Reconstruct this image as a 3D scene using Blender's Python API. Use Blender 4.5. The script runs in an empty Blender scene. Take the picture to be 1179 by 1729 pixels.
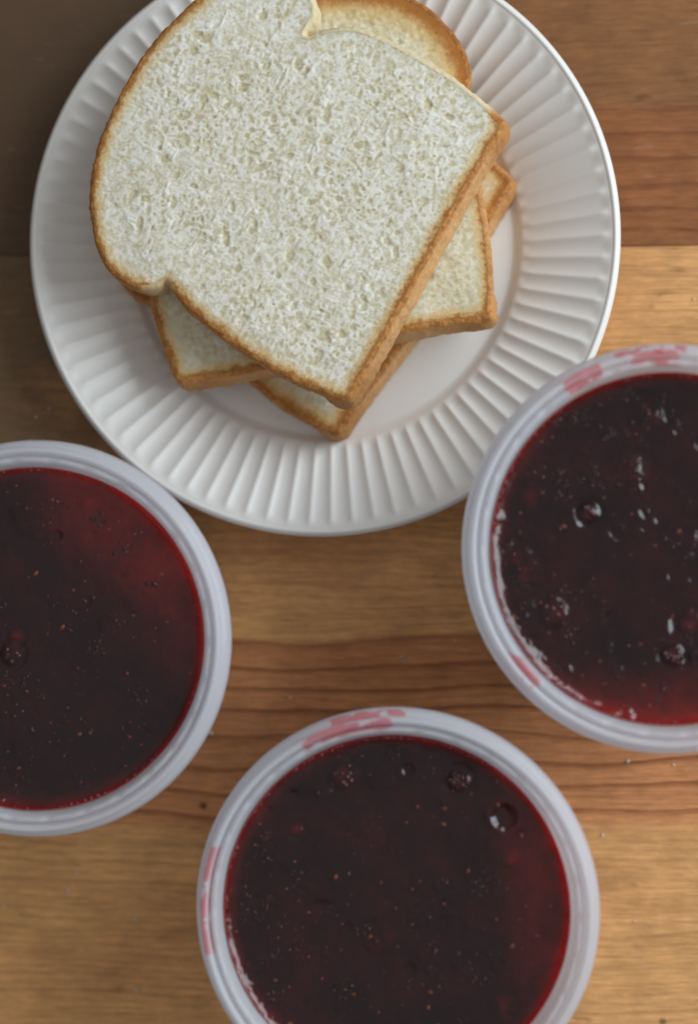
import bpy, math, random
import numpy as np
from mathutils import Vector, Matrix

S = 0.01                      # every length below is in centimetres; the scene is in metres
scene = bpy.context.scene
COL = scene.collection

# ------------------------------------------------------------------ camera
TX, TY, DIST, FPX = 0.09, -0.004, 54.28, 2750.0
_b = Vector((TX, TY, 1)).normalized()
_r = (Vector((1, 0, 0)) - _b * _b.x).normalized()
_u = _b.cross(_r)
CAM = _b * DIST

def at(px, py, z):
    """photograph pixel (1179 x 1729) -> point at height z above the table"""
    d = _r * ((px - 589.5) / FPX) - _u * ((py - 864.5) / FPX) - _b
    return CAM + d * ((z - CAM.z) / d.z)

cd = bpy.data.cameras.new('camera')
cam = bpy.data.objects.new('camera', cd)
COL.objects.link(cam)
cam.matrix_world = Matrix((( _r.x, _u.x, _b.x, CAM.x * S), (_r.y, _u.y, _b.y, CAM.y * S),
                           (_r.z, _u.z, _b.z, CAM.z * S), (0, 0, 0, 1)))
cd.sensor_fit = 'VERTICAL'
cd.sensor_height = 24
cd.lens = 24 * FPX / 1729
cd.clip_start = 0.02
cd.clip_end = 30
cd.dof.use_dof = True
cd.dof.focus_distance = 0.504
cd.dof.aperture_fstop = 2.3
scene.camera = cam

# ------------------------------------------------------------------ room light and window
world = bpy.data.worlds.new('World')
scene.world = world
world.use_nodes = True
bg = world.node_tree.nodes['Background']
# the room: a pale ceiling overhead, dimmer walls toward the horizon
_wt = world.node_tree
_tc = _wt.nodes.new('ShaderNodeTexCoord'); _sx = _wt.nodes.new('ShaderNodeSeparateXYZ')
_mr = _wt.nodes.new('ShaderNodeMapRange'); _mx = _wt.nodes.new('ShaderNodeMix'); _mx.data_type = 'RGBA'
_mr.interpolation_type = 'SMOOTHSTEP'
_mr.inputs[1].default_value, _mr.inputs[2].default_value = 0.05, 0.95
_wt.links.new(_tc.outputs['Generated'], _sx.inputs[0]); _wt.links.new(_sx.outputs[2], _mr.inputs[0])
_wt.links.new(_mr.outputs[0], _mx.inputs[0])
_mx.inputs[6].default_value = (0.21, 0.205, 0.20, 1)
_mx.inputs[7].default_value = (0.985, 0.985, 0.985, 1)
_wt.links.new(_mx.outputs[2], bg.inputs[0])
bg.inputs[1].default_value = 0.335

def window(name, az, el, dist, w, h, power, color):
    ld = bpy.data.lights.new(name, 'AREA')
    ld.shape = 'RECTANGLE'
    ld.size, ld.size_y = w, h
    ld.energy = power
    ld.color = color
    o = bpy.data.objects.new(name, ld)
    COL.objects.link(o)
    d = Vector((math.cos(el) * math.cos(az), math.cos(el) * math.sin(az), math.sin(el)))
    o.location = d * dist
    o.rotation_euler = d.to_track_quat('Z', 'Y').to_euler()
    return o
window('window_light', math.radians(19), math.radians(31), 1.45, 1.35, 0.9, 22.5, (0.86, 0.94, 1.0))

scene.view_settings.view_transform = 'Standard'
scene.view_settings.look = 'None'
scene.view_settings.exposure = 0.12
scene.view_settings.gamma = 1
scene.cycles.use_denoising = True
scene.cycles.max_bounces = 10
scene.cycles.transparent_max_bounces = 12
scene.cycles.sample_clamp_indirect = 6

# ------------------------------------------------------------------ helpers
def mesh_obj(name, verts, faces, mat, parent=None, smooth=True, attrs=None):
    me = bpy.data.meshes.new(name)
    v = np.asarray(verts, float) * S
    me.from_pydata(v.tolist(), [], faces if isinstance(faces, list) else faces.tolist())
    if smooth:
        me.polygons.foreach_set('use_smooth', np.ones(len(me.polygons), bool))
    for k, a in (attrs or {}).items():
        at_ = me.attributes.new(k, 'FLOAT', 'POINT')
        at_.data.foreach_set('value', np.asarray(a, np.float32))
    me.materials.append(mat)
    me.update()
    o = bpy.data.objects.new(name, me)
    COL.objects.link(o)
    if parent is not None:
        o.parent = parent
    return o

def tag(o, label=None, cat=None, group=None, kind=None):
    if label: o['label'] = label
    if cat: o['category'] = cat
    if group: o['group'] = group
    if kind: o['kind'] = kind
    return o

def thing(name, label, cat, loc=(0, 0, 0), rz=0, group=None):
    o = bpy.data.objects.new(name, None)
    o.empty_display_size = 0.01
    COL.objects.link(o)
    o.location = Vector(loc) * S
    o.rotation_euler = (0, 0, rz)
    return tag(o, label, cat, group)

def hash2(ix, iy, seed):
    h = (ix.astype(np.int64) * 374761393 + iy.astype(np.int64) * 668265263 + seed * 1442695041) & 0x7fffffff
    h = ((h ^ (h >> 13)) * 1274126177) & 0x7fffffff
    h = ((h ^ (h >> 16)) * 668265263) & 0x7fffffff
    return ((h ^ (h >> 15)) & 0xffffff) / float(0x1000000)

def vnoise(x, y, seed=0):
    ix, iy = np.floor(x), np.floor(y)
    fx, fy = x - ix, y - iy
    fx = fx * fx * (3 - 2 * fx); fy = fy * fy * (3 - 2 * fy)
    a, b = hash2(ix, iy, seed), hash2(ix + 1, iy, seed)
    c, d = hash2(ix, iy + 1, seed), hash2(ix + 1, iy + 1, seed)
    return (a * (1 - fx) + b * fx) * (1 - fy) + (c * (1 - fx) + d * fx) * fy

def fbm(x, y, seed=0, n=4):
    s, a, t = 0, 0.5, 0
    for k in range(n):
        s = s + a * vnoise(x * 2 ** k, y * 2 ** k, seed + k * 17); t += a; a *= 0.5
    return s / t

def pores(x, y, seed, rmin, rmax, keep=1.0):
    """round holes with scattered centres: 1 in the middle of a hole, 0 outside (unit cells)"""
    ix, iy = np.floor(x), np.floor(y)
    out = np.zeros_like(x)
    for dx in (-1, 0, 1):
        for dy in (-1, 0, 1):
            cx, cy = ix + dx, iy + dy
            px = cx + hash2(cx, cy, seed); py = cy + hash2(cx, cy, seed + 5)
            q = hash2(cx, cy, seed + 9)
            r = rmin + (rmax - rmin) * q * q
            an = hash2(cx, cy, seed + 13) * 3.14; el = 1 + 0.7 * hash2(cx, cy, seed + 15)
            ddx, ddy = x - px, y - py
            a = ddx * np.cos(an) + ddy * np.sin(an); b = -ddx * np.sin(an) + ddy * np.cos(an)
            d = np.sqrt((a / el) ** 2 + (b * el ** 0.5) ** 2) / r
            on = hash2(cx, cy, seed + 21) < keep
            out = np.maximum(out, np.where(on, np.clip(1 - d * d, 0, 1), 0))
    return out

def sstep(a, b, x):
    t = np.clip((x - a) / (b - a), 0, 1)
    return t * t * (3 - 2 * t)

# ------------------------------------------------------------------ node material helpers
class NT:
    def __init__(self, name):
        self.m = bpy.data.materials.new(name)
        self.m.use_nodes = True
        self.t = self.m.node_tree
        self.p = self.t.nodes['Principled BSDF']
        self.out = self.t.nodes['Material Output']
    def n(self, typ, **kw):
        nd = self.t.nodes.new(typ)
        for k, v in kw.items(): setattr(nd, k, v)
        return nd
    def link(self, a, b): self.t.links.new(a, b)
    def set(self, sock, v):
        if isinstance(v, bpy.types.NodeSocket): self.link(v, sock)
        else: sock.default_value = v
    def math(self, op, a, b=0.0, c=None, clamp=False):
        nd = self.n('ShaderNodeMath', operation=op, use_clamp=clamp)
        self.set(nd.inputs[0], a); self.set(nd.inputs[1], b)
        if c is not None: self.set(nd.inputs[2], c)
        return nd.outputs[0]
    def mix(self, f, a, b, blend='MIX'):
        nd = self.n('ShaderNodeMix', data_type='RGBA', blend_type=blend)
        self.set(nd.inputs[0], f)
        for s, v in ((nd.inputs[6], a), (nd.inputs[7], b)):
            if isinstance(v, tuple) and len(v) == 3: v = v + (1,)
            self.set(s, v)
        return nd.outputs[2]
    def ramp(self, f, stops):
        nd = self.n('ShaderNodeMapRange', interpolation_type='SMOOTHSTEP')
        self.set(nd.inputs[0], f)
        nd.inputs[1].default_value, nd.inputs[2].default_value = stops
        return nd.outputs[0]
    def noise(self, vec, scale, detail=3, rough=0.55, dist=0.0):
        nd = self.n('ShaderNodeTexNoise')
        self.link(vec, nd.inputs['Vector'])
        nd.inputs['Scale'].default_value = scale
        nd.inputs['Detail'].default_value = detail
        nd.inputs['Roughness'].default_value = rough
        nd.inputs['Distortion'].default_value = dist
        return nd.outputs[0]
    def scaled(self, vec, s, off=(0, 0, 0)):
        nd = self.n('ShaderNodeMapping')
        self.link(vec, nd.inputs[0])
        nd.inputs['Location'].default_value = off
        nd.inputs['Scale'].default_value = s
        return nd.outputs[0]
    def obj(self): return self.n('ShaderNodeTexCoord').outputs['Object']
    def attr(self, name): return self.n('ShaderNodeAttribute', attribute_name=name).outputs['Fac']
    def bump(self, h, strength, dist):
        nd = self.n('ShaderNodeBump')
        self.link(h, nd.inputs['Height'])
        nd.inputs['Strength'].default_value = strength
        nd.inputs['Distance'].default_value = dist
        return nd.outputs[0]
    def P(self, **kw):
        for k, v in kw.items():
            if isinstance(v, tuple) and len(v) == 3 and 'Radius' not in k: v = v + (1,)
            self.set(self.p.inputs[k.replace('_', ' ')], v)

# ------------------------------------------------------------------ table: planks of old waxed pine
def wood(name, seed, sap, heart, line, band, left_shade=0.0):
    """band = list of (y0, y1) in cm, heartwood stripes along the plank"""
    W = NT(name)
    vec = W.obj()
    sep = W.n('ShaderNodeSeparateXYZ'); W.link(vec, sep.inputs[0])
    X, Y = sep.outputs[0], sep.outputs[1]
    o = seed * 3.71
    warp = W.noise(W.scaled(vec, (5.5, 9, 1), (o, o, 0)), 1.0, 2)
    warp2 = W.noise(W.scaled(vec, (16, 42, 1), (o + 3, o, 0)), 1.0, 3)
    ycm = W.math('MULTIPLY_ADD', Y, 100.0, W.math('MULTIPLY_ADD', W.math('SUBTRACT', warp, 0.5), 2.6, W.math('MULTIPLY', W.math('SUBTRACT', warp2, 0.5), 0.55)))
    hm = None
    for (y0, y1) in band:
        e = W.math('MULTIPLY', W.ramp(ycm, (y0 - 0.25, y0 + 0.45)), W.math('SUBTRACT', 1.0, W.ramp(ycm, (y1 - 0.12, y1 + 0.2))))
        hm = e if hm is None else W.math('MAXIMUM', hm, e)
    if hm is None: hm = W.math('MULTIPLY', X, 0.0)
    # growth rings: slow rise of tone, then a sharp dark latewood line, uneven spacing
    sp = W.math('MULTIPLY_ADD', W.noise(W.scaled(vec, (0.01, 24, 1), (0, o, 0)), 1.0, 2), 1.6, 0.0)
    rf = W.math('FRACT', W.math('ADD', W.math('MULTIPLY', ycm, 1.22), sp))
    late = W.math('MULTIPLY', W.ramp(rf, (0.45, 0.93)), W.math('SUBTRACT', 1.0, W.ramp(rf, (0.955, 1.0))))
    late = W.math('POWER', late, 3.0)
    var = W.noise(W.scaled(vec, (9, 70, 1), (o, 2, 0)), 1.0, 4, 0.6)
    rf2 = W.math('FRACT', W.math('MULTIPLY_ADD', ycm, 3.1, W.math('MULTIPLY', var, 0.8)))
    late2 = W.math('POWER', W.ramp(rf2, (0.3, 0.95)), 3.0)
    fib = W.noise(W.scaled(vec, (45, 1250, 1)), 1.0, 4, 0.65)
    fib2 = W.noise(W.scaled(vec, (150, 900, 1), (4, 0, 0)), 1.0, 3, 0.6)
    blot = W.noise(W.scaled(vec, (14, 30, 1), (o, 7, 0)), 1.0, 4, 0.6)
    grime = W.noise(W.scaled(vec, (60, 95, 1), (o, 1, 0)), 1.0, 5, 0.65)
    c = W.mix(hm, sap, heart)
    c = W.mix(W.math('MULTIPLY', W.ramp(blot, (0.35, 0.72)), 0.38), c, tuple(x * y for x, y in zip(heart, (1.0, 1.06, 1.1))))
    c = W.mix(W.math('MULTIPLY', late2, 0.16), c, line)
    lw = W.math('MULTIPLY', late, W.math('MULTIPLY_ADD', hm, 0.56, 0.15))
    lw = W.math('MULTIPLY', lw, W.math('MULTIPLY_ADD', var, 1.3, 0.25), clamp=True)
    c = W.mix(lw, c, line)
    fm = W.math('MULTIPLY_ADD', W.math('SUBTRACT', fib, 0.5), 0.8, W.math('MULTIPLY_ADD', W.math('SUBTRACT', fib2, 0.5), 0.7, 1.0))
    fm = W.math('MULTIPLY', fm, W.math('MULTIPLY_ADD', W.math('SUBTRACT', grime, 0.5), 0.9, 1.0))
    cc = W.n('ShaderNodeVectorMath', operation='SCALE'); W.link(c, cc.inputs[0]); W.link(fm, cc.inputs['Scale'])
    c = cc.outputs[0]
    # shade of plate and bread painted on the boards' upper left, partly darker wood
    shade_f = W.math('MULTIPLY', W.math('SUBTRACT', 1.0, W.ramp(W.math('MULTIPLY_ADD', W.math('SUBTRACT', grime, 0.5), 0.05, W.math('MULTIPLY_ADD', W.math('SUBTRACT', blot, 0.5), 0.12, W.math('MULTIPLY_ADD', Y, -0.55, X))), (-0.14, -0.06))), left_shade)
    c = W.mix(shade_f, c, (0.085, 0.058, 0.036))
    # short dark pore dashes and old dents
    vo = W.n('ShaderNodeTexVoronoi', feature='F1'); W.link(W.scaled(vec, (60, 150, 1), (o, 0, 0)), vo.inputs['Vector']); vo.inputs['Scale'].default_value = 1.0
    spot = W.math('MULTIPLY', W.math('SUBTRACT', 1.0, W.ramp(vo.outputs['Distance'], (0.06, 0.26))), W.ramp(W.noise(W.scaled(vec, (40, 60, 1), (o, 9, 0)), 1.0, 3), (0.56, 0.66)))
    vd = W.n('ShaderNodeTexVoronoi', feature='F1'); W.link(W.scaled(vec, (34, 40, 1), (o, 5, 0)), vd.inputs['Vector']); vd.inputs['Scale'].default_value = 1.0
    sepc = W.n('ShaderNodeSeparateColor'); W.link(vd.outputs['Color'], sepc.inputs[0])
    dent = W.math('MULTIPLY', W.math('SUBTRACT', 1.0, W.ramp(vd.outputs['Distance'], (0.03, 0.075))), W.math('GREATER_THAN', sepc.outputs[0], 0.5))
    c = W.mix(W.math('MULTIPLY', spot, 0.55), c, tuple(x * 0.4 for x in line))
    c = W.mix(W.math('MULTIPLY', dent, 0.8), c, (0.02, 0.015, 0.012))
    # pale scratches and dusty haze
    scr = W.noise(W.scaled(vec, (70, 420, 1), (o, 3, 0)), 1.0, 2, 0.5)
    c = W.mix(W.math('MULTIPLY', W.ramp(scr, (0.66, 0.78)), 0.2), c, (0.45, 0.38, 0.30))
    W.P(Base_Color=c, Roughness=W.math('MULTIPLY_ADD', grime, 0.35, 0.36), IOR=1.45)
    W.p.inputs['Specular IOR Level'].default_value = 0.3
    h = W.math('ADD', W.math('MULTIPLY', fib, 0.5), W.math('MULTIPLY', W.math('ADD', spot, dent), -1.2))
    W.link(W.bump(h, 0.35, 0.0003), W.p.inputs['Normal'])
    return W.m

def plank(y0, y1, mat, parent, tone=0):
    L, T, bev = 52.0, 2.4, 0.025
    prof = [(y0, -T), (y0, -bev), (y0 + bev * .35, -bev * .3), (y0 + bev, 0), (y1 - bev, 0), (y1 - bev * .35, -bev * .3), (y1, -bev), (y1, -T)]
    V, F = [], []
    n = len(prof)
    for x in (-L, L):
        V += [(x, y, z) for y, z in prof]
    for k in range(n):
        F.append([k, (k + 1) % n, n + (k + 1) % n, n + k])
    F += [list(range(n))[::-1], list(range(n, 2 * n))]
    return mesh_obj('plank', V, F, mat, parent, smooth=False)

table = thing('wooden_table', 'worn brown pine plank table carrying the plate and the jam tubs', 'table')
SAP, HEART, LINE = (0.74, 0.392, 0.15), (0.59, 0.25, 0.10), (0.20, 0.058, 0.020)
g = 0.008
y = 8.73
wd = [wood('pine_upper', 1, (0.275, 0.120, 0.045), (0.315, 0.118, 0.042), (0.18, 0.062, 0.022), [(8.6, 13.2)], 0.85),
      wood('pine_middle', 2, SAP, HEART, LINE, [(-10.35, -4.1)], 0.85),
      wood('pine_outer', 3, (0.27, 0.16, 0.075), HEART, LINE, [(-30, -27)])]
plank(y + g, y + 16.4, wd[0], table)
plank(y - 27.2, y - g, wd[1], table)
plank(y + 16.4 + 2 * g, y + 33, wd[2], table)
plank(y - 45, y - 27.2 - 2 * g, wd[2], table)

# ------------------------------------------------------------------ plate
M = NT('cream_porcelain')
pv = M.obj()
cl = M.noise(M.scaled(pv, (30, 30, 30)), 1.0, 4)
M.P(Base_Color=M.mix(cl, (0.80, 0.785, 0.745), (0.84, 0.83, 0.80)), Roughness=M.math('MULTIPLY_ADD', cl, 0.2, 0.30), IOR=1.5,
    Subsurface_Weight=0.12, Subsurface_Radius=(1, .8, .6), Subsurface_Scale=0.002, Coat_Weight=0.0, Coat_Roughness=0.08)
porcelain = M.m

PC = (-0.77, 8.80)
plate = thing('dinner_plate', 'cream porcelain plate with a fluted rim holding a stack of bread', 'plate', (PC[0], PC[1], 0))
NF, NS = 82, 82 * 14
def lathe(name, prof, mat, parent, nseg, zfun=None, closed=False):
    th = np.linspace(0, 2 * np.pi, nseg, endpoint=False)
    pr = np.array(prof)
    R = np.repeat(pr[:, 0][:, None], nseg, 1); Zz = np.repeat(pr[:, 1][:, None], nseg, 1)
    TH = np.repeat(th[None], len(pr), 0)
    if zfun is not None: R, Zz = zfun(R, Zz, TH)
    V = np.stack([R * np.cos(TH), R * np.sin(TH), Zz], -1).reshape(-1, 3)
    n = len(pr)
    i = np.arange(n if closed else n - 1)[:, None]; j = np.arange(nseg)[None]
    i2 = (i + 1) % n; j2 = (j + 1) % nseg
    F = np.stack([i * nseg + j, i * nseg + j2, i2 * nseg + j2, i2 * nseg + j], -1).reshape(-1, 4)
    return mesh_obj(name, V, F, mat, parent)

def rim_z(r):
    t = np.clip((r - 6.15) / (9.35 - 6.15), 0, 1)
    return 0.46 + 1.42 * (0.62 * t + 0.38 * t ** 0.55) * sstep(0, 0.12, t)
def flutes(R, Zz, TH):
    ph = (TH * NF / (2 * np.pi)) % 1.0
    u = np.abs(ph - 0.5) * 2                       # 0 in the hollow, 1 on the ridge
    hgt = np.where(u < 0.86, u * u, 0.86 ** 2 + (0.12) * (1 - ((1 - u) / 0.14) ** 2))
    env = sstep(6.45, 6.80, R) * (1 - sstep(9.0, 9.36, R))
    return R, Zz + (hgt - 0.30) * 0.115 * env
rr = np.concatenate([np.linspace(6.2, 7.0, 14), np.linspace(7.1, 8.8, 10), np.linspace(8.9, 9.36, 9)])
lathe('fluted_rim', [(r, float(rim_z(np.array(r)))) for r in rr], porcelain, plate, NS, flutes)
z1 = float(rim_z(np.array(9.36)))
lathe('lip', [(9.36, z1), (9.385, z1 + .025), (9.42, z1 + .045), (9.46, z1 + .045), (9.51, z1 + .015), (9.56, z1 - .035), (9.60, z1 - .10), (9.615, z1 - .17), (9.59, z1 - .24), (9.52, z1 - .29), (9.40, z1 - .33),
              (8.6, z1 - .52), (7.4, z1 - 1.05), (6.5, 0.22), (6.2, 0.12)], porcelain, plate, 320)
z0 = float(rim_z(np.array(6.2)))
lathe('well', [(0.001, 0.42), (2, 0.425), (4, 0.43), (5.4, 0.44), (5.9, 0.445), (6.1, 0.455), (6.2, z0)], porcelain, plate, 320)
lathe('foot_ring', [(6.2, 0.12), (5.9, 0.02), (5.7, 0.0), (5.5, 0.03), (5.3, 0.16), (0.001, 0.18)], porcelain, plate, 160)

# ------------------------------------------------------------------ bread
OUT_PX = [(846, 196, .55), (853, 204, .2), (850, 216, .2), (822, 262, 1), (783, 331, 1), (742, 405, 1), (702, 478, 1), (662, 549, 1), (620, 623, 1),
          (597, 664, .4), (590, 674, .2), (580, 676, .3), (540, 663, 1), (480, 637, 1), (420, 602, 1), (350, 552, 1), (303, 510, 1), (287, 488, .4), (281, 478, .2),
          (277, 476, .2), (268, 484, .4), (240, 489, 1), (208, 478, 1), (178, 452, 1), (157, 408, 1), (148, 345, 1), (151, 290, 1), (166, 230, 1), (191, 170, 1), (230, 103, 1),
          (271, 50, 1), (310, 12, 1), (352, -20, 1), (400, -38, 1), (450, -42, 1), (495, -34, 1), (523, -16, 1), (534, 6, 1), (532, 28, .6), (522, 46, .4), (516, 54, .2), (518, 57, .2),
          (523, 56, .4), (548, 46, 1), (600, 43, 1), (650, 61, 1), (700, 87, 1), (758, 122, 1), (800, 153, 1)]
A = at(853, 197, 4.3); B = at(586, 676, 4.3)
def frame(A, B):
    mid = (A + B) / 2; a = (B - A); a.z = 0; a.normalize()
    return mid, a, Vector((a.y, -a.x, 0))
mid0, a0, n0 = frame(A, B)
W0 = (B - A).length
loc0 = []
for (px, py, w) in OUT_PX:
    q = at(px, py, 4.3) - mid0
    loc0.append((q.dot(a0) / W0 * 10, q.dot(n0) / W0 * 10))
loc0 = np.array(loc0)

def spline(P, n_per=14):
    """closed centripetal Catmull-Rom, evenly resampled"""
    P = np.asarray(P); n = len(P); out = []
    for i in range(n):
        p0, p1, p2, p3 = P[i - 1], P[i], P[(i + 1) % n], P[(i + 2) % n]
        t0 = 0; t1 = t0 + np.linalg.norm(p1 - p0) ** .5; t2 = t1 + np.linalg.norm(p2 - p1) ** .5; t3 = t2 + np.linalg.norm(p3 - p2) ** .5
        for t in np.linspace(t1, t2, n_per, endpoint=False):
            A1 = (t1 - t) / (t1 - t0) * p0 + (t - t0) / (t1 - t0) * p1
            A2 = (t2 - t) / (t2 - t1) * p1 + (t - t1) / (t2 - t1) * p2
            A3 = (t3 - t) / (t3 - t2) * p2 + (t - t2) / (t3 - t2) * p3
            B1 = (t2 - t) / (t2 - t0) * A1 + (t - t0) / (t2 - t0) * A2
            B2 = (t3 - t) / (t3 - t1) * A2 + (t - t1) / (t3 - t1) * A3
            out.append((t2 - t) / (t2 - t1) * B1 + (t - t1) / (t2 - t1) * B2)
    o = np.array(out); o2 = np.vstack([o, o[:1]])
    d = np.concatenate([[0], np.cumsum(np.linalg.norm(np.diff(o2, axis=0), axis=1))])
    m = 620
    s = np.linspace(0, d[-1], m, endpoint=False)
    return np.stack([np.interp(s, d, o2[:, 0]), np.interp(s, d, o2[:, 1])], -1)

def dist_poly(p, poly, chunk=4000):
    a = poly; b = np.roll(poly, -1, 0); ab = b - a; L = (ab ** 2).sum(1)
    D = np.empty(len(p)); Q = np.empty((len(p), 2))
    for s in range(0, len(p), chunk):
        x = p[s:s + chunk, None, :] - a[None]
        t = np.clip((x * ab[None]).sum(2) / L, 0, 1)
        q = a[None] + t[..., None] * ab[None]
        d = ((p[s:s + chunk, None] - q) ** 2).sum(2)
        k = d.argmin(1); r = np.arange(len(k))
        D[s:s + chunk] = np.sqrt(d[r, k]); Q[s:s + chunk] = q[r, k]
    return D, Q

def inside(p, poly):
    c = np.zeros(len(p), bool)
    x1, y1 = poly[:, 0], poly[:, 1]; x2, y2 = np.roll(x1, -1), np.roll(y1, -1)
    for i in range(len(poly)):
        if y1[i] == y2[i]: continue
        k = ((y1[i] > p[:, 1]) != (y2[i] > p[:, 1]))
        c ^= k & (p[:, 0] < (x2[i] - x1[i]) * (p[:, 1] - y1[i]) / (y2[i] - y1[i]) + x1[i])
    return c

def crumb_mat():
    M = NT('bread_crumb_white')
    v = M.obj()
    e = M.attr('edge'); bake = M.attr('bake'); tone = M.attr('tone')
    n1 = M.noise(M.scaled(v, (220, 220, 220)), 1.0, 4, 0.65)
    n2 = M.noise(M.scaled(v, (900, 900, 900)), 1.0, 3, 0.6)
    n3 = M.noise(M.scaled(v, (28, 28, 28)), 1.0, 3)
    base = M.mix(n3, (0.625, 0.555, 0.335), (0.65, 0.59, 0.39))
    fl = M.noise(M.scaled(v, (480, 480, 480), (2, 0, 0)), 1.0, 4, 0.7)
    tone = M.math('ADD', tone, M.math('MULTIPLY', M.math('SUBTRACT', fl, 0.5), 1.5), clamp=True)
    base = M.mix(tone, base, (0.87, 0.845, 0.77))
    ee = M.math('SUBTRACT', e, M.math('MULTIPLY', M.math('SUBTRACT', n1, 0.5), 0.42))
    ee = M.math('SUBTRACT', ee, M.math('MULTIPLY', M.math('SUBTRACT', n2, 0.5), 0.34))
    w = M.math('MULTIPLY_ADD', bake, 0.23, 0.05)
    f1 = M.math('SUBTRACT', 1.0, M.ramp(M.math('DIVIDE', ee, w), (1.0, 2.5)))
    f2 = M.math('SUBTRACT', 1.0, M.ramp(M.math('DIVIDE', ee, w), (0.55, 1.45)))
    c = M.mix(M.math('MULTIPLY', f1, 0.85), base, (0.72, 0.50, 0.20))
    brown = M.mix(n1, (0.58, 0.25, 0.06), (0.38, 0.125, 0.027))
    c = M.mix(M.math('MULTIPLY', f2, 0.95), c, brown)
    M.P(Base_Color=c, Roughness=0.85, IOR=1.3, Subsurface_Weight=0.9, Subsurface_Radius=(1.0, .85, .5), Subsurface_Scale=0.0026)
    M.p.inputs['Specular IOR Level'].default_value = 0.25
    M.link(M.bump(n2, 0.35, 0.0004), M.p.inputs['Normal'])
    return M.m
def crust_mat():
    M = NT('baked_crust')
    v = M.obj()
    side = M.attr('side'); bake = M.attr('bake'); edge = M.attr('edge')
    n1 = M.noise(M.scaled(v, (260, 260, 260)), 1.0, 5, 0.65)
    n2 = M.noise(M.scaled(v, (55, 55, 90)), 1.0, 4, 0.6)
    n3 = M.noise(M.scaled(v, (750, 750, 750)), 1.0, 4, 0.65)
    pl = M.attr('pale')
    gold = M.mix(n2, (0.66, 0.34, 0.10), (0.56, 0.24, 0.06))
    dark = M.mix(n3, (0.46, 0.17, 0.04), (0.20, 0.06, 0.016))
    k = M.math('MULTIPLY_ADD', M.math('SUBTRACT', n1, 0.5), 2.4, M.math('MULTIPLY_ADD', M.math('SUBTRACT', n3, 0.5), 4.2, bake))
    c = M.mix(M.math('MULTIPLY', k, 0.62, clamp=True), gold, dark)
    pale = M.mix(n2, (0.74, 0.46, 0.22), (0.68, 0.37, 0.15))
    c = M.mix(M.math('MULTIPLY', M.math('MULTIPLY', M.ramp(side, (0.15, 0.8)), pl), M.math('MULTIPLY_ADD', M.math('SUBTRACT', n3, 0.5), 2.2, 0.85), clamp=True), c, pale)
    c = M.mix(M.math('MULTIPLY', M.ramp(n3, (0.60, 0.72)), 0.55), c, (0.66, 0.40, 0.16))
    c = M.mix(M.math('MULTIPLY', M.math('SUBTRACT', 0.6, bake), 2.1, clamp=True), c, (0.76, 0.65, 0.41))
    M.P(Base_Color=c, Roughness=0.62, IOR=1.4, Subsurface_Weight=0.12, Subsurface_Radius=(1, .5, .25), Subsurface_Scale=0.0012)
    M.p.inputs['Specular IOR Level'].default_value = 0.35
    h = M.math('ADD', M.math('MULTIPLY', n1, 0.7), M.math('MULTIPLY', n3, 0.5))
    M.link(M.bump(h, 0.9, 0.0010), M.p.inputs['Normal'])
    return M.m
CRUMB, CRUST = crumb_mat(), crust_mat()

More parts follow.
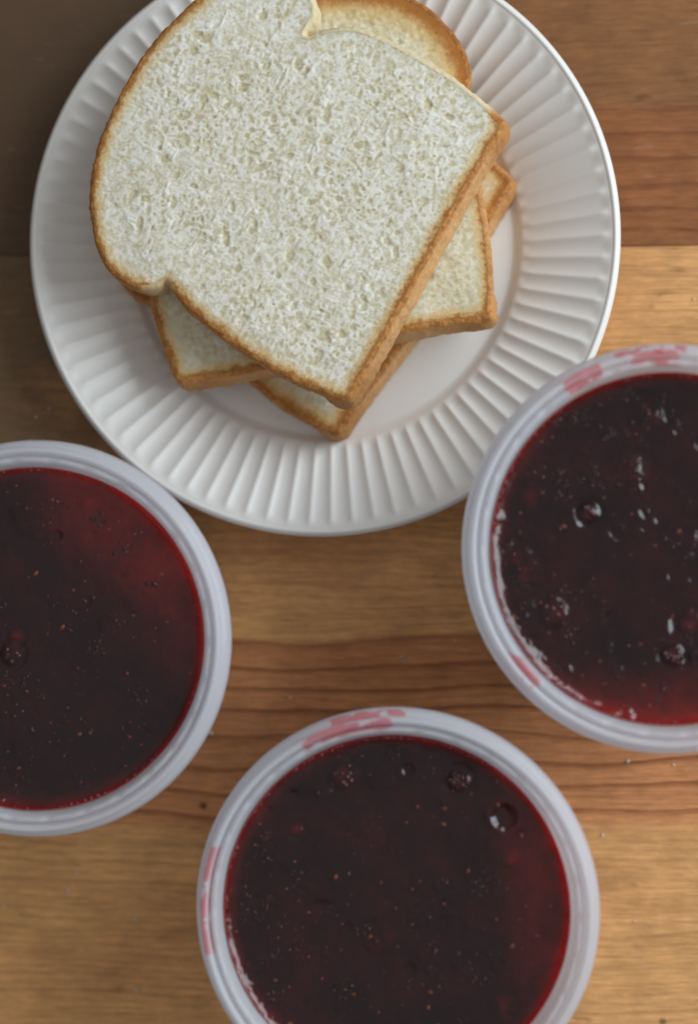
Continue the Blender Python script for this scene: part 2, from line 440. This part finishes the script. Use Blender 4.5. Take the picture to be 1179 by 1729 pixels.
def slice_bread(label, cornerA, cornerB, zb, T, seed, h, bakes, warp=0.12, hole=1.0, droop=0.0):
    mid, a, nn = frame(cornerA, cornerB)
    wid = (cornerB - cornerA).length
    P = loc0.copy()
    if seed:
        rs = np.random.RandomState(seed)
        ph = rs.rand(4) * 6.28
        P[:, 0] += warp * np.sin(P[:, 1] * .5 + ph[0]); P[:, 1] += warp * np.sin(P[:, 0] * .6 + ph[1]) - warp * np.sin(ph[1])
    out = spline(P) * (wid / 10.0)
    c = out.mean(0)
    def bakef(p):
        t = sstep(5.2, 8.5, p[:, 1])                      # domed top crust bakes darker
        lat = sstep(4.0, 4.8, np.abs(p[:, 0]))
        rt = sstep(-3.6, -4.7, p[:, 0]) if False else sstep(3.4, 4.6, -p[:, 0])
        bk = bakes[0] * (1 - t) + bakes[1] * t
        bk = bk * (1 - rt * (1 - bakes[2]) * sstep(.15, .7, p[:, 1]))
        lobe = np.exp(-(((np.abs(p[:, 0]) - 4.9) / .9) ** 2 + ((p[:, 1] - 6.9) / .55) ** 2))
        return np.clip(bk * (1 - .7 * lobe), 0, 1.7)
    ang = Matrix(((a.x, nn.x), (a.y, nn.y)))
    rz = math.atan2(a.y, a.x)
    # local frame: a -> +X, n -> -Y when rotated by rz (n is a turned clockwise)
    root = thing('bread_slice', label, 'bread', (mid.x, mid.y, zb), rz, 'slices of white sandwich bread in a stack')
    def zbend(p):
        r = np.hypot(p[:, 0], p[:, 1] - 5)
        return -droop * sstep(3.6, 6.5, r)
    # outline normals
    def normals(o):
        t = np.roll(o, -2, 0) - np.roll(o, 2, 0); t /= np.linalg.norm(t, axis=1)[:, None] + 1e-9
        nm = np.stack([t[:, 1], -t[:, 0]], -1)
        area = 0.5 * np.sum(o[:, 0] * np.roll(o[:, 1], -1) - np.roll(o[:, 0], -1) * o[:, 1])
        return nm if area > 0 else -nm
    N = normals(out)
    for _ in range(6): N = (N + np.roll(N, 1, 0) + np.roll(N, -1, 0)); N /= np.linalg.norm(N, axis=1)[:, None]
    inset = out - N * 0.16
    # --- crust: rounded side wall with a narrow strip of the top face
    prof = [(-.19, T - .012, 0), (-.16, T - .002, 0), (-.10, T - .018, 0.05), (-.05, T - .05, .2), (-.012, T - .10, .45), (.008, T - .18, .7), (.016, T - .28, .9), (.02, T * .72, 1), (.024, T * .5, 1), (.02, T * .28, 1),
            (.012, .18, .9), (0, .08, .7), (-.03, .02, .4), (-.10, 0, 0), (-.35, 0.0, 0)]
    m = len(out); V, side, bk, eg, pl = [], [], [], [], []
    s = np.arange(m) * 0.06
    for (d, z, sd) in prof:
        jit = (fbm(s * 2.2, np.full(m, z * 5 + 3.0), seed + 3, 4) - .5) * 0.10 * (1 if d > -.06 else 0.25)
        jit += (fbm(s * 9, np.full(m, z * 9 + 3.0), seed + 7, 2) - .5) * 0.08 * (1 if d > -.11 else 0.0)
        flare = .20 * (1 - sstep(.3, 1.0, out[:, 1])) * (1 - z / T) * (1 if d > -.08 else 0)
        q = out + N * (d + jit + flare)[:, None]
        zz = z + (fbm(s * 3.0, np.full(m, 1.5), seed + 11, 3) - .5) * 0.05 * (1 if z > T * .6 and d > -.09 else 0) + zbend(q) * (z / T * .3 + .7)
        V.append(np.stack([q[:, 0], -q[:, 1], zz], -1)); side.append(np.full(m, sd)); bk.append(bakef(out)); eg.append(np.full(m, max(0, -d))); pl.append(.25 + .65 * (1 - sstep(.3, 1.2, out[:, 1])) * sstep(-4.4, -3.0, -np.abs(out[:, 0])))
    n = len(prof); i = np.arange(n - 1)[:, None]; j = np.arange(m)[None]; j2 = (j + 1) % m
    F = np.stack([i * m + j, (i + 1) * m + j, (i + 1) * m + j2, i * m + j2], -1).reshape(-1, 4)
    mesh_obj('crust', np.concatenate(V), F, CRUST, root, attrs=dict(side=np.concatenate(side), bake=np.concatenate(bk), edge=np.concatenate(eg), pale=np.concatenate(pl)))
    # --- crumb: the cut face, open-pored
    lo, hi = inset.min(0) - h, inset.max(0) + h
    gx = np.arange(lo[0], hi[0], h); gy = np.arange(lo[1], hi[1], h)
    GX, GY = np.meshgrid(gx, gy); p = np.stack([GX.ravel(), GY.ravel()], -1)
    ins = inside(p, inset); d, q = dist_poly(p, inset)
    ok = ins & (d > h * .35)
    okg = ok.reshape(GX.shape)
    cell = okg[:-1, :-1] & okg[1:, :-1] & okg[:-1, 1:] & okg[1:, 1:]
    ny, nx = GX.shape
    idx = np.arange(ny * nx).reshape(ny, nx)
    quads = np.stack([idx[:-1, :-1], idx[1:, :-1], idx[1:, 1:], idx[:-1, 1:]], -1)[cell]
    cnt = np.bincount(quads.ravel(), minlength=ny * nx)
    used = cnt > 0; bnd = used & (cnt < 4)
    p[bnd] = q[bnd]; d[bnd] = 0
    x, yv = p[:, 0], p[:, 1]
    # domain warp so that cells are not round and line up in swirls round the loaf
    wx = x + 0.035 * (fbm(x * 5, yv * 5, seed + 31, 3) - .5) * 2; wy = yv + 0.035 * (fbm(x * 5, yv * 5, seed + 37, 3) - .5) * 2
    rx, ry = wx, wy
    big = sstep(0, .8, pores(rx / .58, ry / .48, seed + 51, .12, .40, .5))
    midp = sstep(0, .85, pores(rx / .29, ry / .26, seed + 53, .18, .52, .85))
    mid2 = sstep(0, .8, pores(rx / .20 + 7, ry / .18 + 3, seed + 55, .16, .46, .75))
    sml = sstep(0, .8, pores(rx / .11, ry / .10, seed + 57, .2, .5, .75))
    fine = fbm(x * 12, yv * 12, seed + 61, 2) - .5
    web = 1 - np.abs(fbm(x * 9 + 4, yv * 9, seed + 63, 2) - .5) * 5
    web = web.clip(0, 1)
    near = sstep(.0, .3, d)
    inner = sstep(.2, .9, d)
    patch = sstep(.25, .7, fbm(x * .8, yv * .8, seed + 71, 2))
    pm = np.maximum(midp, mid2 * .75)
    z = -(0.032 * big * inner * hole + 0.016 * pm * (.3 + .7 * inner) * (.4 + .8 * patch) + 0.008 * sml) * near
    z += .010 * web * near * (1 - .5 * pm)
    # a few torn shreds stand proud of the cut
    st = fbm(rx * 1.1 + 3, ry * 4.2, seed + 81, 2); st2 = fbm(rx * 3.4, ry * 1.5 + 9, seed + 83, 2)
    rid = (1 - np.abs(st - .5) * 12).clip(0, 1) * sstep(.50, .64, fbm(x * 1.4, yv * 2.0, seed + 87, 2))
    rid2 = (1 - np.abs(st2 - .5) * 12).clip(0, 1) * sstep(.54, .68, fbm(x * 1.7, yv * 1.5, seed + 89, 2))
    shred = np.maximum(rid, rid2 * .8) * inner * (1 - .3 * big) * sstep(.3, .6, fbm(x * 9, yv * 9, seed + 88, 2))
    z += shred * 0.04 * near + fine * .018 * near
    z += (fbm(x * .7, yv * .7, seed + 91, 2) - .5) * .08 * near
    z += T + zbend(p)
    tone = np.clip(.08 + .55 * shred + (1 - np.maximum(pm * (.55 + .45 * patch), big * inner)) * (.25 + .55 * web + .35 * sstep(.35, .65, fbm(x * 5, yv * 5, seed + 95, 2))), 0, 1)
    de, _ = dist_poly(p[used], out)
    remap = -np.ones(ny * nx, int); remap[used] = np.arange(used.sum())
    Vv = np.stack([p[used][:, 0], -p[used][:, 1], z[used]], -1)
    mesh_obj('crumb', Vv, remap[quads], CRUMB, root, attrs=dict(edge=de, bake=bakef(p[used]) * (1.4 if seed else 1.0), tone=tone[used] * (.55 if seed else 1.0)))  # lower slices tanner: toasted edges, plus their shade painted into the crumb
    # --- underside
    q = out[::4] - N[::4] * .12
    mesh_obj('underside', [(u, -v_, 0.012) for u, v_ in q], [list(range(len(q)))], CRUMB, root, smooth=False,
             attrs=dict(edge=np.full(len(q), 1.0), bake=np.zeros(len(q)), tone=np.full(len(q), .3)))
    return root
T = 1.24
zw = 0.47
slice_bread('bottom slice of white bread, one browned corner pointing down toward the plate rim', at(876, 298, 1.75), at(580, 735, 1.75), zw, T, 5, .055, (.9, 1.1, .9))
slice_bread('middle slice of white bread turned upright, corners showing left and right below the top slice', at(836, 531, 3.05), at(299, 641, 3.05), zw + T + .03, T, 9, .055, (.6, 1.65, .95), droop=.24)
slice_bread('top slice of white bread, its whole open pored white face showing', A, B, zw + 2 * T + .06, T, 0, .033, (.85, .80, .16), droop=.10)

# ------------------------------------------------------------------ tubs
def plastic():
    M = NT('milky_plastic')
    v = M.obj()
    n = M.noise(M.scaled(v, (90, 90, 90)), 1.0, 3)
    M.P(Base_Color=(0.915, 0.945, 1.0), Roughness=M.math('MULTIPLY_ADD', n, 0.16, 0.10), IOR=1.49)
    tr = M.n('ShaderNodeBsdfTranslucent'); tr.inputs[0].default_value = (0.95, 0.955, 0.985, 1)
    tp = M.n('ShaderNodeBsdfTransparent'); tp.inputs[0].default_value = (0.93, 0.92, 0.96, 1)
    m1 = M.n('ShaderNodeMixShader'); m1.inputs[0].default_value = 0.50
    M.link(M.p.outputs[0], m1.inputs[1]); M.link(tr.outputs[0], m1.inputs[2])
    m2 = M.n('ShaderNodeMixShader'); m2.inputs[0].default_value = 0.28
    M.link(m1.outputs[0], m2.inputs[1]); M.link(tp.outputs[0], m2.inputs[2])
    M.link(m2.outputs[0], M.out.inputs[0])
    return M.m
PLASTIC = plastic()
def jam_mat():
    M = NT('berry_jam')
    v = M.obj()
    n = M.noise(M.scaled(v, (55, 55, 55)), 1.0, 4, 0.6)
    n2 = M.noise(M.scaled(v, (300, 300, 300)), 1.0, 3, 0.6)
    n3 = M.noise(M.scaled(v, (900, 900, 900)), 1.0, 2, 0.5)
    glow_lump_red = M.attr('glow_lump_red')
    gm = M.math('MULTIPLY', glow_lump_red, M.math('MULTIPLY_ADD', n2, 0.7, M.math('MULTIPLY', n, 0.9)), clamp=True)
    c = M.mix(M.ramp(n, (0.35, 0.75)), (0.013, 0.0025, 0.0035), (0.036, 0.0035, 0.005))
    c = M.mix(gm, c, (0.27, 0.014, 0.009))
    M.P(Base_Color=c, Roughness=M.math('MULTIPLY_ADD', M.ramp(n2, (.4, .7)), 0.16, 0.07), IOR=1.52, Subsurface_Weight=1.0,
        Subsurface_Radius=(1.0, .08, .06), Subsurface_Scale=0.020)
    n4 = M.noise(M.scaled(v, (70, 70, 70), (3, 1, 0)), 1.0, 3, 0.6)
    crk = M.math('MULTIPLY_ADD', M.ramp(n4, (0.52, 0.66)), 1.0, 0.22)
    M.link(M.bump(M.math('MULTIPLY', M.math('ADD', n2, M.math('MULTIPLY', n3, 0.5)), crk), 0.6, 0.0007), M.p.inputs['Normal'])
    return M.m
JAM = jam_mat()
def simple(name, col, rough, sss=0.0, rad=(1, .3, .2), sc=.001, vary=0.35):
    M = NT(name)
    n = M.noise(M.scaled(M.obj(), (260, 260, 260)), 1.0, 3)
    c = M.mix(n, col, tuple(x * (1 - vary) for x in col))
    M.P(Base_Color=c, Roughness=rough, Subsurface_Weight=sss, Subsurface_Radius=rad, Subsurface_Scale=sc)
    return M.m
BERRY = simple('jam_berry_flesh', (0.060, 0.008, 0.009), 0.13, 0.6, sc=.004)
SEED = simple('berry_seed_orange', (0.24, 0.055, 0.016), 0.35)
BUBBLE = simple('jam_froth', (0.30, 0.06, 0.07), 0.08, 0.4)
def smear_mat():
    M = NT('pink_jam_smear')
    n = M.noise(M.scaled(M.obj(), (220, 220, 220)), 1.0, 3)
    M.P(Base_Color=M.mix(n, (0.84, 0.30, 0.31), (0.74, 0.16, 0.15)), Roughness=0.2)
    tp = M.n('ShaderNodeBsdfTransparent'); tp.inputs[0].default_value = (1.0, 0.62, 0.64, 1)
    mx = M.n('ShaderNodeMixShader')
    M.link(M.math('MULTIPLY', M.attr('film'), 0.36), mx.inputs[0]); M.link(tp.outputs[0], mx.inputs[1]); M.link(M.p.outputs[0], mx.inputs[2])
    M.link(mx.outputs[0], M.out.inputs[0])
    return M.m
SMEAR = smear_mat()
CRUMBBIT = simple('dry_bread_crumb', (0.80, 0.76, 0.66), 0.9)

RT, HT = 5.85, 7.40
TUB = [(4.55, .05), (4.62, .02), (4.72, .05), (4.80, .2), (5.10, 3.4), (5.33, 6.35), (5.40, 6.55), (5.76, 6.62), (5.875, 6.66), (5.885, 6.72), (5.84, 6.95), (5.77, 7.10), (5.72, 7.12),
       (5.67, 7.17), (5.645, 7.33), (5.60, 7.395), (5.54, 7.405), (5.485, 7.38), (5.455, 7.28), (5.44, 7.12), (5.41, 7.06), (5.385, 7.08), (5.37, 7.23), (5.33, 7.275), (5.28, 7.27), (5.235, 7.255), (5.20, 7.20),
       (5.165, 7.05), (5.13, 6.9), (5.02, 6.45), (4.90, 4.0), (4.75, .35), (4.6, .16), (4.5, .13)]
def lugs(R, Zz, TH):
    ph = (TH * 30 / (2 * np.pi)) % 1.0
    on = sstep(.06, .12, ph) * (1 - sstep(.80, .88, ph))
    m = np.exp(-((R - 5.27) / .065) ** 2) * (Zz > 6.9)
    return R, Zz + m * (on - .5) * .06
def make_tub(label, group):
    t = thing('plastic_tub', label, 'tub', (0, 0, 0), 0, group)
    k = TUB.index((5.40, 6.55)); k2 = TUB.index((5.13, 6.9))
    lathe('rim', TUB[k:k2 + 1], PLASTIC, t, 360, lugs)
    lathe('outer_wall', TUB[:k + 1], PLASTIC, t, 180)
    lathe('inner_wall', TUB[k2:], PLASTIC, t, 180)
    lathe('bottom', [(.001, .05), (4.55, .05)], PLASTIC, t, 90)
    return t
G = 'milky plastic tubs filled with dark jam'
tub0 = make_tub('x', G)
def copy_tree(o):
    c = o.copy(); COL.objects.link(c)
    for ch in o.children:
        d = ch.copy(); COL.objects.link(d); d.parent = c
    return c

def ico():
    t = (1 + 5 ** .5) / 2
    v = np.array([(-1, t, 0), (1, t, 0), (-1, -t, 0), (1, -t, 0), (0, -1, t), (0, 1, t), (0, -1, -t), (0, 1, -t), (t, 0, -1), (t, 0, 1), (-t, 0, -1), (-t, 0, 1)], float)
    v /= np.linalg.norm(v[0])
    f = [(0, 11, 5), (0, 5, 1), (0, 1, 7), (0, 7, 10), (0, 10, 11), (1, 5, 9), (5, 11, 4), (11, 10, 2), (10, 7, 6), (7, 1, 8), (3, 9, 4), (3, 4, 2), (3, 2, 6), (3, 6, 8), (3, 8, 9), (4, 9, 5), (2, 4, 11), (6, 2, 10), (8, 6, 7), (9, 8, 1)]
    return v, np.array(f)
IV, IF = ico()
def subdiv(v, f):
    v = list(map(tuple, v)); cache = {}; F = []
    def m(a, b):
        k = (min(a, b), max(a, b))
        if k not in cache:
            p = np.array(v[a]) + np.array(v[b]); p /= np.linalg.norm(p); cache[k] = len(v); v.append(tuple(p))
        return cache[k]
    for a, b, c in f:
        x, y_, z = m(a, b), m(b, c), m(c, a)
        F += [(a, x, z), (b, y_, x), (c, z, y_), (x, y_, z)]
    return np.array(v), np.array(F)
IV1, IF1 = subdiv(IV, IF)
IV2, IF2 = subdiv(IV1, IF1)
class Soup:
    def __init__(self): self.V, self.F, self.n = [], [], 0
    def add(self, c, rad, rot=None, lod=1, rnd=None, rough=0.0):
        v, f = (IV, IF) if lod == 0 else (IV1, IF1) if lod == 1 else (IV2, IF2)
        v = v * np.asarray(rad)
        if rough: v = v * (1 + rough * (rnd.rand(len(v), 1) - .5))
        if rot is not None: v = v @ np.array(rot).T
        self.V.append(v + np.asarray(c)); self.F.append(f + self.n); self.n += len(v)
    def build(self, name, mat, parent=None):
        return mesh_obj(name, np.concatenate(self.V), np.concatenate(self.F), mat, parent)
def rotz(a): return [[math.cos(a), -math.sin(a), 0], [math.sin(a), math.cos(a), 0], [0, 0, 1]]
def rnd_rot(r):
    return np.array(Matrix.Rotation(r.rand() * 6.28, 3, 'Z') @ Matrix.Rotation((r.rand() - .5) * 1.2, 3, 'X'))

def jam(label, c, level, seed, lumps, nseeds, rough, glow=None):
    rs = np.random.RandomState(seed)
    root = thing('jam', label, 'jam', (c[0], c[1], 0), 0, 'dark berry jam filling the tubs')
    Rj = 5.13 - (6.9 - level) * .244 - .012
    NR, NA = 95, 400
    rad = Rj * np.concatenate([[0.0005], np.linspace(.02, .93, NR - 14), 1 - .07 * (1 - np.linspace(0, 1, 14)[1:]) ** 1.4])
    th = np.linspace(0, 2 * np.pi, NA, endpoint=False)
    RR, TH = np.meshgrid(rad, th, indexing='ij')
    X, Y = RR * np.cos(TH), RR * np.sin(TH)
    e = Rj - RR
    flat = sstep(.05, .5, e)
    z = (fbm(X * .55, Y * .55, seed, 3) - .5) * .16 * flat
    z += (fbm(X * 2.2, Y * 2.2, seed + 5, 3) - .5) * .085 * rough * flat * sstep(.38, .6, fbm(X * .5, Y * .5, seed + 9, 2))
    z += -.055 * rough * pores(X / .85, Y / .85, seed + 21, .15, .4, .35) * flat
    z += .03 * rough * pores(X / .42, Y / .42, seed + 23, .12, .4, .4) * flat
    z += .22 * np.exp(-(e / .18)) + (fbm(TH * 14, TH * 0, seed + 31, 3) - .5) * .06 * np.exp(-e / .12)
    for (px, py, r, hgt) in lumps:
        q = at(px, py, level) - Vector((c[0], c[1], 0))
        d = np.hypot(X - q.x, Y - q.y) / r
        z += hgt * np.exp(-d ** 2 * 1.2) - hgt * .55 * np.exp(-((d - 1.5) / .35) ** 2)
    z += level
    V = np.stack([X, Y, z], -1).reshape(-1, 3)
    n = len(rad); i = np.arange(n - 1)[:, None]; j = np.arange(NA)[None]; j2 = (j + 1) % NA
    F = np.stack([i * NA + j, (i + 1) * NA + j, (i + 1) * NA + j2, i * NA + j2], -1).reshape(-1, 4).tolist()
    base = len(V); k = (n - 1) * NA
    rb = 4.76
    V = np.vstack([V] + [np.stack([(Rj + (rb - Rj) * t) * np.cos(th), (Rj + (rb - Rj) * t) * np.sin(th), np.full(NA, level * (1 - t) + .35 * t)], -1) for t in (.12, .5, 1.0)])
    prev = k
    for s in range(3):
        cur = base + s * NA
        F += [[prev + a, cur + a, cur + (a + 1) % NA, prev + (a + 1) % NA] for a in range(NA)]
        prev = cur
    F.append([prev + a for a in range(NA)])
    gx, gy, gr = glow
    glow_lump_red = np.clip(((V[:, 0] * gx + V[:, 1] * gy) / Rj - gr) / (1.08 - gr), 0, 1) ** 1.3 + .9 * sstep(Rj * .90, Rj, np.hypot(V[:, 0], V[:, 1])) * .36  # light glowing through the tub wall, painted into the jam as red
    glow_lump_red = glow_lump_red * (.55 + .9 * fbm(V[:, 0] * 1.3, V[:, 1] * 1.3, seed + 61, 3))
    for (px, py, r, hgt) in lumps:
        if hgt > 0 and r < .45:
            q = at(px, py, level) - Vector((c[0], c[1], 0))
            glow_lump_red = glow_lump_red + .34 * np.exp(-(((V[:, 0] - q.x) ** 2 + (V[:, 1] - q.y) ** 2) / (r * .85) ** 2)) * sstep(.36, .62, fbm(V[:, 0] * 3.2, V[:, 1] * 3.2, seed + 66, 3))
    mesh_obj('jam_surface', V, F, JAM, root, attrs=dict(glow_lump_red=np.clip(glow_lump_red, 0, 1)))
    def zat(x, y_):
        ii = int(np.abs(rad - math.hypot(x, y_)).argmin()); jj = int(round((math.atan2(y_, x) % (2 * math.pi)) / (2 * math.pi) * NA)) % NA
        return z[ii, jj]
    # whole berries just breaking the surface
    for (px, py, r, hgt) in lumps:
        if hgt <= 0 or r < .16: continue
        q = at(px, py, level) - Vector((c[0], c[1], 0))
        if math.hypot(q.x, q.y) > Rj - r: continue
        s = Soup(); k = int(22 * (r / .3))
        for a in range(k):
            t = a * 2.39996; rr_ = r * .95 * math.sqrt((a + .4) / k)
            x, y_ = q.x + rr_ * math.cos(t) + (rs.rand() - .5) * .05, q.y + rr_ * math.sin(t) * .85 + (rs.rand() - .5) * .05
            zz = zat(q.x, q.y) + (.015 if hgt >= .07 else -.03) - .10 * rs.rand() - .12 * (rr_ / r) ** 2 * r
            b = .085 + .035 * rs.rand()
            s.add((x, y_, zz - b * .75), (b, b, b), None, 1)
        s.build('berry', BERRY, root)
    s = Soup()
    for _ in range(nseeds):
        rr_, t = Rj * .97 * math.sqrt(rs.rand()), rs.rand() * 6.283
        x, y_ = rr_ * math.cos(t), rr_ * math.sin(t)
        sz = .022 + .036 * rs.rand() ** 3
        s.add((x, y_, zat(x, y_) - sz * .12), (sz * 1.55, sz, sz * .6), rnd_rot(rs), 1)
    tag(s.build('seeds', SEED, root), kind='stuff')
    s = Soup()                                                     # crushed pulp grains in patches
    for _ in range(70):
        rr_, t = Rj * .93 * math.sqrt(rs.rand()), rs.rand() * 6.283
        cx, cy = rr_ * math.cos(t), rr_ * math.sin(t)
        spread = .06 + .22 * rs.rand()
        for _k in range(rs.randint(3, 12)):
            x, y_ = cx + rs.randn() * spread, cy + rs.randn() * spread
            if math.hypot(x, y_) > Rj * .95: continue
            b = .02 + .035 * rs.rand() ** 2
            s.add((x, y_, zat(x, y_) - b * .1), (b * 1.3, b, b * .55), rnd_rot(rs), 1, rs, .35)
    tag(s.build('pulp', BERRY, root), kind='stuff')
    s = Soup()
    for _ in range(460):                                           # froth beads along the wall
        t = rs.rand() * 6.283
        if fbm(np.array([t * 3.0]), np.array([seed * 1.0]), 77, 2)[0] < .42: continue
        b = .012 + .04 * rs.rand() ** 3
        rr_ = Rj - b - .03 * rs.rand()
        x, y_ = rr_ * math.cos(t), rr_ * math.sin(t)
        s.add((x, y_, zat(x, y_) + b * .2), (b, b, b), None, 1)
    for _ in range(60):
        rr_, t = Rj * .95 * math.sqrt(rs.rand()), rs.rand() * 6.283
        x, y_ = rr_ * math.cos(t), rr_ * math.sin(t); b = .012 + .028 * rs.rand() ** 2
        s.add((x, y_, zat(x, y_)), (b, b, b), None, 1)
    tag(s.build('bubbles', BUBBLE, root), kind='stuff')
    return root

def smear(parent, c, a0, a1, k0, k1, seed, thr=.42, dens=150):
    """a film of jam on the rim: follows the rim profile, ragged outline"""
    na = int(abs(a1 - a0) / (2 * math.pi) * 1400) + 4
    pr = np.array(TUB[k0:k1 + 1]); L = np.concatenate([[0], np.cumsum(np.hypot(*np.diff(pr, axis=0).T))])
    s = np.linspace(0, L[-1], 26)
    R = np.interp(s, L, pr[:, 0]); Z = np.interp(s, L, pr[:, 1])
    th = np.linspace(a0, a1, na)
    TH, SS = np.meshgrid(th, s, indexing='ij')
    u = (TH - a0) / (a1 - a0); v = SS / L[-1]
    m = (4 * u * (1 - u)) ** .7 * (4 * v * (1 - v)) ** .4 * np.clip(2.4 * fbm(TH * 16, SS * 3, seed, 4) - .55, 0, 2)
    ok = m > thr
    lift = .008 + .03 * np.clip((m - thr) * 6, 0, 1)
    RR = np.repeat(R[None], na, 0) + (lift * .3); ZZ = np.repeat(Z[None], na, 0) + lift
    V = np.stack([RR * np.cos(TH), RR * np.sin(TH), ZZ], -1).reshape(-1, 3)
    cell = ok[:-1, :-1] & ok[1:, :-1] & ok[:-1, 1:] & ok[1:, 1:]
    idx = np.arange(na * 26).reshape(na, 26)
    q = np.stack([idx[:-1, :-1], idx[1:, :-1], idx[1:, 1:], idx[:-1, 1:]], -1)[cell]
    if not len(q): return
    used = np.unique(q); rm = -np.ones(na * 26, int); rm[used] = np.arange(len(used))
    mesh_obj('jam_smear', V[used], rm[q], SMEAR, parent, attrs=dict(film=np.clip((m - thr) * 1.0, 0, 1).ravel()[used]))

CR, CL, CB = (9.776, -1.078), (-8.743, -3.774), (1.985, -11.576)
specs = [('tub of jam cut by the right edge, red smears on its rim overlapping the plate', CR, 0.3),
         ('tub of jam cut by the left edge of the picture, its rim clean', CL, 1.1),
         ('tub of jam at the bottom centre with a pink smear on its upper rim', CB, 2.0)]
tubs = []
for k, (lab, c, rz) in enumerate(specs):
    t = tub0 if k == 0 else copy_tree(tub0)
    t['label'] = lab; t.location = (c[0] * S, c[1] * S, 0); t.rotation_euler = (0, 0, 0)
    tubs.append(t)
kA = TUB.index((5.84, 6.95)); kB = TUB.index((5.33, 7.275)); kC = TUB.index((5.485, 7.38)); kD = TUB.index((5.165, 7.05)); kE = TUB.index((5.645, 7.33))
R_ = math.radians
smear(tubs[0], CR, R_(110), R_(123), kE, kD, 3, .10)
smear(tubs[0], CR, R_(86), R_(102), kE, kD, 8, .2)
smear(tubs[0], CR, R_(78), R_(118), kA, kC, 12, .55)
smear(tubs[0], CR, R_(212), R_(228), kE, kD, 15, .28)
smear(tubs[2], CB, R_(90), R_(120), kE, kB + 1, 21, .12)
smear(tubs[2], CB, R_(86), R_(112), kA, kE, 24, .22)
smear(tubs[2], CB, R_(160), R_(194), kE, kB - 1, 27, .10)

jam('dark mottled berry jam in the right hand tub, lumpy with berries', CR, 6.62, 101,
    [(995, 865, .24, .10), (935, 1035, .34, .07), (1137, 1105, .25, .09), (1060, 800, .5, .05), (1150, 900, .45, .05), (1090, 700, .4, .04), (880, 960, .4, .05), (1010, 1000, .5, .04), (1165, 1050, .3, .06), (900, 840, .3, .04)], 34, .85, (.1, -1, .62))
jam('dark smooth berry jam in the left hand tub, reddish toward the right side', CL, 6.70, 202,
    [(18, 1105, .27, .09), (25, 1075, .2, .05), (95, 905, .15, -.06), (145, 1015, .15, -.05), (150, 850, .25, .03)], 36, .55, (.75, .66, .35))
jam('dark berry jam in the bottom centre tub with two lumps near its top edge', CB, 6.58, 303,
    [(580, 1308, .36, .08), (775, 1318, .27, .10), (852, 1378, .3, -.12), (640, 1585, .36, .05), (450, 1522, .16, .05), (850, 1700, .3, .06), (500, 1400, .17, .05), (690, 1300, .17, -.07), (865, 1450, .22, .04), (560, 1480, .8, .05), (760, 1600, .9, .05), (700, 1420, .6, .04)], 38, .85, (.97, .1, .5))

# ------------------------------------------------------------------ loose crumbs on the wood
rs = np.random.RandomState(4)
bits = [(471, 703, .03, 'tiny crumb lying on the plate well left of the lowest bread corner'), (115, 1503, .055, 'biggest pale crumb in the little cluster below the left tub'), (123, 1494, .03, 'tiny crumb at the upper right of the biggest crumb below the left tub'),
        (92, 1528, .026, 'small pale crumb just below the biggest crumb under the left tub'), (88, 1560, .035, 'pale crumb lowest in the cluster below the left tub'),
        (229, 1551, .06, 'large pale crumb between the cluster under the left tub and the bottom tub'), (231, 1671, .05, 'rounded pale crumb alone near the lower left edge of the picture'),
        (130, 1473, .045, 'brownish flat crumb highest in the cluster below the left tub'), (256, 1508, .02, 'speck of crumb on bare wood halfway from the left tub to the bottom tub'),
        (5, 1530, .04, 'pale crumb at the very left edge of the picture below the left tub'), (155, 1424, .03, 'crumb on the wood right under the rim of the left tub'),
        (1072, 1556, .03, 'lone pale crumb on the light wood right of the bottom tub'), (1018, 1410, .045, 'pale fleck on the edge of the light wood band right of the bottom tub'),
        (1138, 1291, .035, 'pale speck on dark grain just below the right tub'), (1061, 1285, .05, 'greyish crumb tucked against the lower rim of the right tub'),
        (60, 705, .035, 'upper of the pale crumbs between the plate and the left tub'), (82, 690, .028, 'small crumb nearest the plate between the plate and the left tub'),
        (355, 1237, .075, 'largest greyish crumb close beside the right side of the left tub'), (490, 1178, .04, 'crumb on red grain above the bottom tub and right of the left tub'),
        (678, 1110, .05, 'greyish fleck on the dark growth ring between the left and right tubs'), (769, 1082, .03, 'tiny fleck on the growth ring just left of the right tub'),
        (1172, 505, .04, 'pale crumb between the plate and the right edge of the picture')]
for (px, py, r, lab) in bits:
    zt = .435 if 'plate well' in lab else 0
    p = at(px, py, zt)
    s = Soup()
    s.add((0, 0, r * .45), (r * 1.2, r * .85, r * .6), rotz(rs.rand() * 6), 1, rs, .7)
    s.add((r * .5, r * .4, r * .4), (r * .6, r * .6, r * .5), None, 1, rs, .7)
    o = s.build('bread_crumb', CRUMBBIT)
    o.location = (p.x * S, p.y * S, zt * S)
    tag(o, lab, 'crumb', 'loose crumbs')
